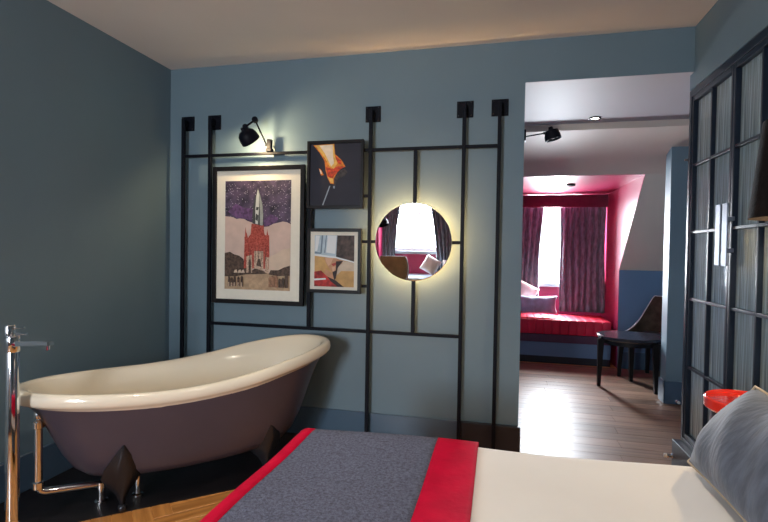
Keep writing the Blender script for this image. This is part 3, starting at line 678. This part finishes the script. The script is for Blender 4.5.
def cushion(name, wx, wz, th_, m, parent=None, n=18, puff=2.2, pinch=.06):
    """square cushion in its local x-z plane, bulging along y"""
    bm = bmesh.new(); F = {}; 
    for s in (1, -1):
        for i in range(n+1):
            for j in range(n+1):
                u = -1+2*i/n; v = -1+2*j/n
                edge = (abs(u) == 1 or abs(v) == 1) if True else False
                ed = i in (0, n) or j in (0, n)
                if ed and s == -1: F[(s, i, j)] = F[(1, i, j)]; continue
                k = ((1-abs(u)**puff)*(1-abs(v)**puff))**.55
                px_ = u*wx/2*(1-pinch*(1-v*v)*abs(u)**3); pz_ = v*wz/2*(1-pinch*(1-u*u)*abs(v)**3)
                wr = .006*math.sin(9*u+4*v)*k
                F[(s, i, j)] = bm.verts.new((px_, s*(k*th_/2) + wr, pz_))
    for s in (1, -1):
        for i in range(n):
            for j in range(n): bm.faces.new((F[(s, i, j)], F[(s, i+1, j)], F[(s, i+1, j+1)], F[(s, i, j+1)]))
    return fin(bm, name, m, parent, True)
# velvet cushion leaning towards the head of the bed
cu = thing('velvet_cushion', (0.578, -1.745, 0.645), 'blue-grey velvet cushion leaning on the cream duvet', 'cushion')
upv = Vector((.20, 0, .285)).normalized(); nrm = Vector((upv.z, 0, -upv.x)); xa = Vector((0, -1, 0))
body_c = cushion('cover', .54, .30, .19, VELV, cu, 22, 2.4, .05)
Mc = Matrix((( xa.x, nrm.x, upv.x, 0), (xa.y, nrm.y, upv.y, 0), (xa.z, nrm.z, upv.z, 0), (0, 0, 0, 1)))
body_c.data.transform(Matrix.Translation(upv*.153) @ Mc)
pts = []
for i in range(81):
    t_ = i/80*4; k = int(t_) % 4; f_ = t_-int(t_); c_ = [(-1, -1), (1, -1), (1, 1), (-1, 1), (-1, -1)]
    u = c_[k][0]*(1-f_)+c_[k+1][0]*f_; v = c_[k][1]*(1-f_)+c_[k+1][1]*f_
    pts.append(Vector((u*.27*(1-.05*(1-v*v)*abs(u)**3), 0, v*.15*(1-.05*(1-u*u)*abs(v)**3))))
pi_ = rod('piping', pts, .0045, TASSEL, cu, 8); pi_.data.transform(Matrix.Translation(upv*.153) @ Mc)
for yy in (-1.86,):
    pw_ = cushion('bed_pillow', .68, .42, .20, WHITEL, None, 14, 2.4, .04)
    up2 = Vector((.30, 0, .95)).normalized(); n2 = Vector((up2.z, 0, -up2.x))
    pw_.data.transform(Matrix.Translation(Vector((1.09, yy, .632)) + up2*.215) @ Matrix(((0, n2.x, up2.x, 0), (-1, n2.y, up2.y, 0), (0, n2.z, up2.z, 0), (0, 0, 0, 1))))
    tag(pw_, 'white bed pillow propped against the headboard', 'pillow')

# red-topped bedside table
bt = thing('bedside_table', (0.868, -1.185, 0.0), 'round red lacquer table with a dark flared base beside the bed', 'table')
bm = bmesh.new(); lathe(bm, [(.02, .735), (.128, .735), (.136, .743), (.136, .773), (.131, .778), (.126, .773), (.124, .765), (.02, .765)], 44); fin(bm, 'tray_top', REDL, bt, True, auto=40)
bm = bmesh.new(); lathe(bm, [(.142, .001), (.146, .02), (.132, .40), (.112, .734)], 36); fin(bm, 'flared_base', DRUM, bt, True, auto=40)
bm = bmesh.new(); lathe(bm, [(.1465, .001), (.150, .003), (.150, .020), (.1465, .022)], 36, None, False, False); fin(bm, 'base_ring', CHROME, bt, True, auto=40)

# ------------------------------------------------------------------ window seat, cushions, curtains
seat = thing('window_seat', (0.66, 2.80, 0), 'built-in window seat with blue front panel and plum rail below the window', 'bench')
BX0, BX1 = DX0+.005-.66, 1.262-.66
box('front_panel', (BX0, BX1, .0, .05, .085, .250), NAVY, seat)
box('kick_board', (BX0, BX1, .012, .05, .001, .085), TRIMD, seat)
box('seat_rail', (BX0, BX1, -.012, .60, .250, .342), PLUMB, seat, .004)
box('end_panel', (BX1-.04, BX1, .05, .60, .001, .250), NAVY, seat)
sc = thing('bench_cushion', (0.66, 2.80, 0.343), 'red channel-tufted seat cushion along the window seat', 'cushion')
nseg = 13; cw = (BX1-BX0)/nseg
for i in range(nseg):
    x0 = BX0 + i*cw
    bm = bmesh.new(); bx(bm, x0+.0003, x0+cw-.0003, -.015, .60, .002, .172, .009, 3); fin(bm, 'channel', REDB, sc, True, auto=60)
def wavy_curtain(name, x0, x1, y, z0, z1, folds, amp, gather, m, parent, pull=0.0):
    """pleated cloth; gather pulls the lower part towards x0 (pull<0) or x1 (pull>0)"""
    bm = bmesh.new(); N = folds*8; K = 22; V = []
    for k in range(K+1):
        t_ = k/K; z = z1 + (z0-z1)*t_; rowv = []
        for i in range(N+1):
            s = i/N; g = gather*math.sin(min(1, t_*1.15)*PI/2)**1.5
            xx = x0 + (x1-x0)*(s if pull == 0 else (s*(1-g) if pull < 0 else g + s*(1-g)))
            a = amp*(.75+.25*math.sin(5*s+t_*2))
            rowv.append(bm.verts.new((xx + .008*math.sin(6*t_+9*s), y + a*math.sin(2*PI*folds*s + .5*math.sin(3*t_)), z)))
        V.append(rowv)
    for a, b in zip(V, V[1:]):
        for i in range(N): bm.faces.new((a[i], a[i+1], b[i+1], b[i]))
    o = fin(bm, name, m, parent, True); md = o.modifiers.new('thickness', 'SOLIDIFY'); md.thickness = .004; return o
c1 = wavy_curtain('curtain', DX0+.03, 0.565, 3.49, .540, 1.93, 6, .028, .12, CURT, None, -1)
tag(c1, 'plum velvet curtain gathered beside the pale cushions on the window seat', 'curtain')
c2 = wavy_curtain('curtain', 0.765, 1.317, 3.49, .540, 1.93, 7, .030, .03, CURT, None, 1)
tag(c2, 'wide plum velvet curtain hanging beside the grey sloping wall', 'curtain')
pel = box('curtain_pelmet', (DX0+.005, DX1-.005, 3.40, 3.44, 1.885, 2.045), PELM, None, .004)
tag(pel, 'dark raspberry pelmet above the plum curtains', 'pelmet')
k1 = cushion('scatter_cushion', .50, .24, .15, SILVER, None, 14, 2.2, .12); k1.location = (0.46, 3.02, 0.66); k1.rotation_euler = (-.35, 0, .05)
tag(k1, 'silvery grey rectangular cushion on the red window seat', 'cushion')
k2 = cushion('scatter_cushion', .34, .34, .13, PINKC, None, 14); k2.location = (0.30, 3.24, 0.765); k2.rotation_euler = (-.30, 0.5, .12)
tag(k2, 'pale pink cushion propped behind the silvery cushion', 'cushion')

# ------------------------------------------------------------------ scoop-back chair
def scoop_chair(name, loc, rz, label, feet, seat_m, back_m, sz=.455, bh=.42, full=.58):
    """feet: front-near, front-far, rear-far, rear-near in local plan"""
    t = thing(name, loc, label, 'chair', rz=rz)
    A_, B_, C_, D_ = [Vector((*p, 0)) for p in feet]; cen = (A_+B_+C_+D_)/4
    def out(p, k): return cen + (p-cen)*k
    # seat outline with rounded corners
    poly = bend([ (A_+D_)/2, out(A_, 1.12), out(B_, 1.10), out(C_, 1.12), out(D_, 1.10), (A_+D_)/2 ], .06, 6)[:-1]
    bm = bmesh.new()
    rings = []
    for k, z in ((.96, sz-.045), (1.0, sz-.035), (1.0, sz-.008), (.985, sz), (.93, sz+.008), (.5, sz+.014)):
        rings.append([cen + (p-cen)*k + Vector((0, 0, z)) for p in poly])
    ring_loft(bm, rings, True, True, True); fin(bm, 'seat', seat_m, t, True, auto=50)
    edge = [p + Vector((0, 0, sz-.004)) for p in poly] + [poly[0] + Vector((0, 0, sz-.004))]
    rod('seat_piping', edge, .006, PIPE, t, 6)
    for p in (A_, B_, C_, D_):
        q = out(p, .93); bm = bmesh.new()
        rings = []
        for pz, base, hw in ((0.001, p, .015), (.25, p*.5+q*.5, .020), (sz-.046, q, .026)):
            rings.append([base + Vector((dx*hw, dy*hw, pz)) for dx, dy in ((-1, -1), (1, -1), (1, 1), (-1, 1))])
        ring_loft(bm, rings, True, True, True); fin(bm, 'leg', BLACKW, t)
    # curved back shell: wraps from the middle of the far side round the rear to the near side
    st = out(B_*.85 + C_*.15, 1.07); en = out(D_*.93 + C_*.07, 1.07)
    path0 = bend([st, out(C_, 1.08), en], .09, 10)
    path = []
    for a, b in zip(path0, path0[1:]):
        m_ = max(1, int((b-a).length/.02)); path += [a.lerp(b, k/m_) for k in range(m_)]
    path.append(path0[-1]); n = len(path)
    bm = bmesh.new(); inner = []; outer = []
    for i, p in enumerate(path):
        s = i/(n-1); hgt = .012 + bh*min(1, (s/full)**2.1)
        nr = (cen-p); nr.z = 0; nr.normalize()
        lean = -nr*.06*(hgt/.40)
        inner.append((p + nr*.012 + Vector((0, 0, sz-.03)), p + nr*.012 + lean + Vector((0, 0, sz+hgt))))
        outer.append((p - nr*.018 + Vector((0, 0, sz-.03)), p - nr*.018 + lean + Vector((0, 0, sz+hgt))))
    rings = [[a, (a+b)/2, b, d, (c+d)/2, c] for (a, b), (c, d) in zip(inner, outer)]
    ring_loft(bm, rings, True, True, True); fin(bm, 'backrest', back_m, t, True, auto=50)
    rod('back_piping', [ (b+d)/2 for (a, b), (c, d) in zip(inner, outer)], .007, PIPE, t, 6)
    return t
cx0, cy0 = 1.58, 2.36
scoop_chair('scoop_back_chair', (cx0, cy0, 0), 0, 'dark chair with a brown suede scoop back tucked behind the round black table',
            [(1.585-cx0, 2.09-cy0), (1.262-cx0, 2.40-cy0), (1.60-cx0, 2.635-cy0), (1.87-cx0, 2.33-cy0)], LEATH, SUEDE, .455, .375)
# three-legged round side table
rt_ = thing('round_side_table', (1.245, 1.955, 0), 'round glossy black side table on three tapered legs beside the blue pier', 'table')
bm = bmesh.new(); lathe(bm, [(.02, .465), (.255, .465), (.275, .472), (.288, .486), (.288, .502), (.282, .508), (.02, .510)], 48); fin(bm, 'table_top', LACQ, rt_, True, auto=35)
bm = bmesh.new(); lathe(bm, [(.235, .464), (.235, .425), (.222, .425), (.222, .464)], 40, None, False, False); fin(bm, 'apron', BLACKW, rt_, True, auto=40)
for lx, ly in ((-.270, -.025), (.195, -.178), (.085, .245)):
    q = Vector((lx, ly, 0))*.96; p = Vector((lx, ly, 0)); bm = bmesh.new(); rings = []
    for pz, base, hw in ((.001, p, .015), (.22, p*.5+q*.5, .021), (.4645, q, .028)):
        rings.append([base + Vector((dx*hw, dy*hw, pz)) for dx, dy in ((-1, -1), (1, -1), (1, 1), (-1, 1))])
    ring_loft(bm, rings, True, True, True); fin(bm, 'leg', BLACKW, rt_)

# ------------------------------------------------------------------ behind the camera: what the mirror shows
rs = thing('window_seat', (-1.32, -4.80, 0), 'built-in window seat facing the mirror, raspberry wall above it', 'bench')
box('front_panel', (RD0+1.325, RD1+1.315, -.05, 0, .001, .36), NAVY, rs)
box('seat_cushion', (RD0+1.33, RD1+1.31, -.58, .01, .362, .50), SILVER, rs, .03, 3, True)
for i, (x, ry, m, l) in enumerate(((-1.80, .10, WCUSH, 'white square cushion behind the tan chair'), (-1.10, .5, WCUSH, 'white square cushion tilted on its corner by the plum curtain'), (-.77, -.1, WCUSH, 'white square cushion tucked into the corner of the far window seat'))):
    k = cushion('scatter_cushion', .28, .28, .12, m, None, 12); k.location = (x, -5.02, .655 + .035*(i == 1)); k.rotation_euler = (.25, ry, .1*i)
    tag(k, l, 'cushion')
cr1 = wavy_curtain('curtain', -1.96, -1.58, -5.20, .52, 2.14, 5, .025, .45, CURT, None, -1); tag(cr1, 'plum curtain swept back behind the black standing lamp', 'curtain')
cr2 = wavy_curtain('curtain', -1.20, -.68, -5.20, .52, 2.14, 6, .025, .35, CURT, None, 1); tag(cr2, 'plum curtain swept back above the white cushions', 'curtain')
scoop_chair('tan_chair', (-1.60, -4.20, 0), 0, 'tan leather scoop chair standing before the far window seat', [(-.2, .22), (.2, .22), (.2, -.2), (-.2, -.2)], TAN, TAN, .44)
sl_ = thing('standing_lamp', (-1.94, -4.50, 0), 'black standing lamp with a round head beside the far window', 'lamp')
bm = bmesh.new(); lathe(bm, [(.085, .001), (.085, .018), (.02, .03)], 28); fin(bm, 'base', BLACK, sl_, True, auto=40)
rod('pole', bend([(0, 0, .02), (0, 0, 1.54), (.115, -.012, 1.475)], .04), .010, BLACK, sl_, 10)
bm = bmesh.new(); dome(bm, Matrix.Translation((0.15, 0.02, 1.36)) @ frame_to((-.3, -.3, 1)), .10, .12); fin(bm, 'lamp_shade', BLACK, sl_, True, auto=45)

for loc, lab in (((1.52, 1.474, .03), 'tiny chrome door stop at the foot of the blue pier'), ((1.018, 0.02, .10), 'tiny chrome door stop on the wardrobe plinth')):
    t = thing('door_stop', loc, lab, 'door stop')
    d_ = (0, -1, 0) if loc[0] > 1.2 else (-1, 0, 0)
    bm = bmesh.new(); lathe(bm, [(.016, -.0115 if loc[0] > 1.2 else -.0095), (.016, 0), (.009, .004), (.009, .028)], 16, frame_to(d_)); fin(bm, 'body', CHROME, t, True, auto=40)
    bm = bmesh.new(); lathe(bm, [(.012, .028), (.012, .040), (.008, .043)], 16, frame_to(d_)); fin(bm, 'rubber_tip', WHITEP, t, True, auto=40)
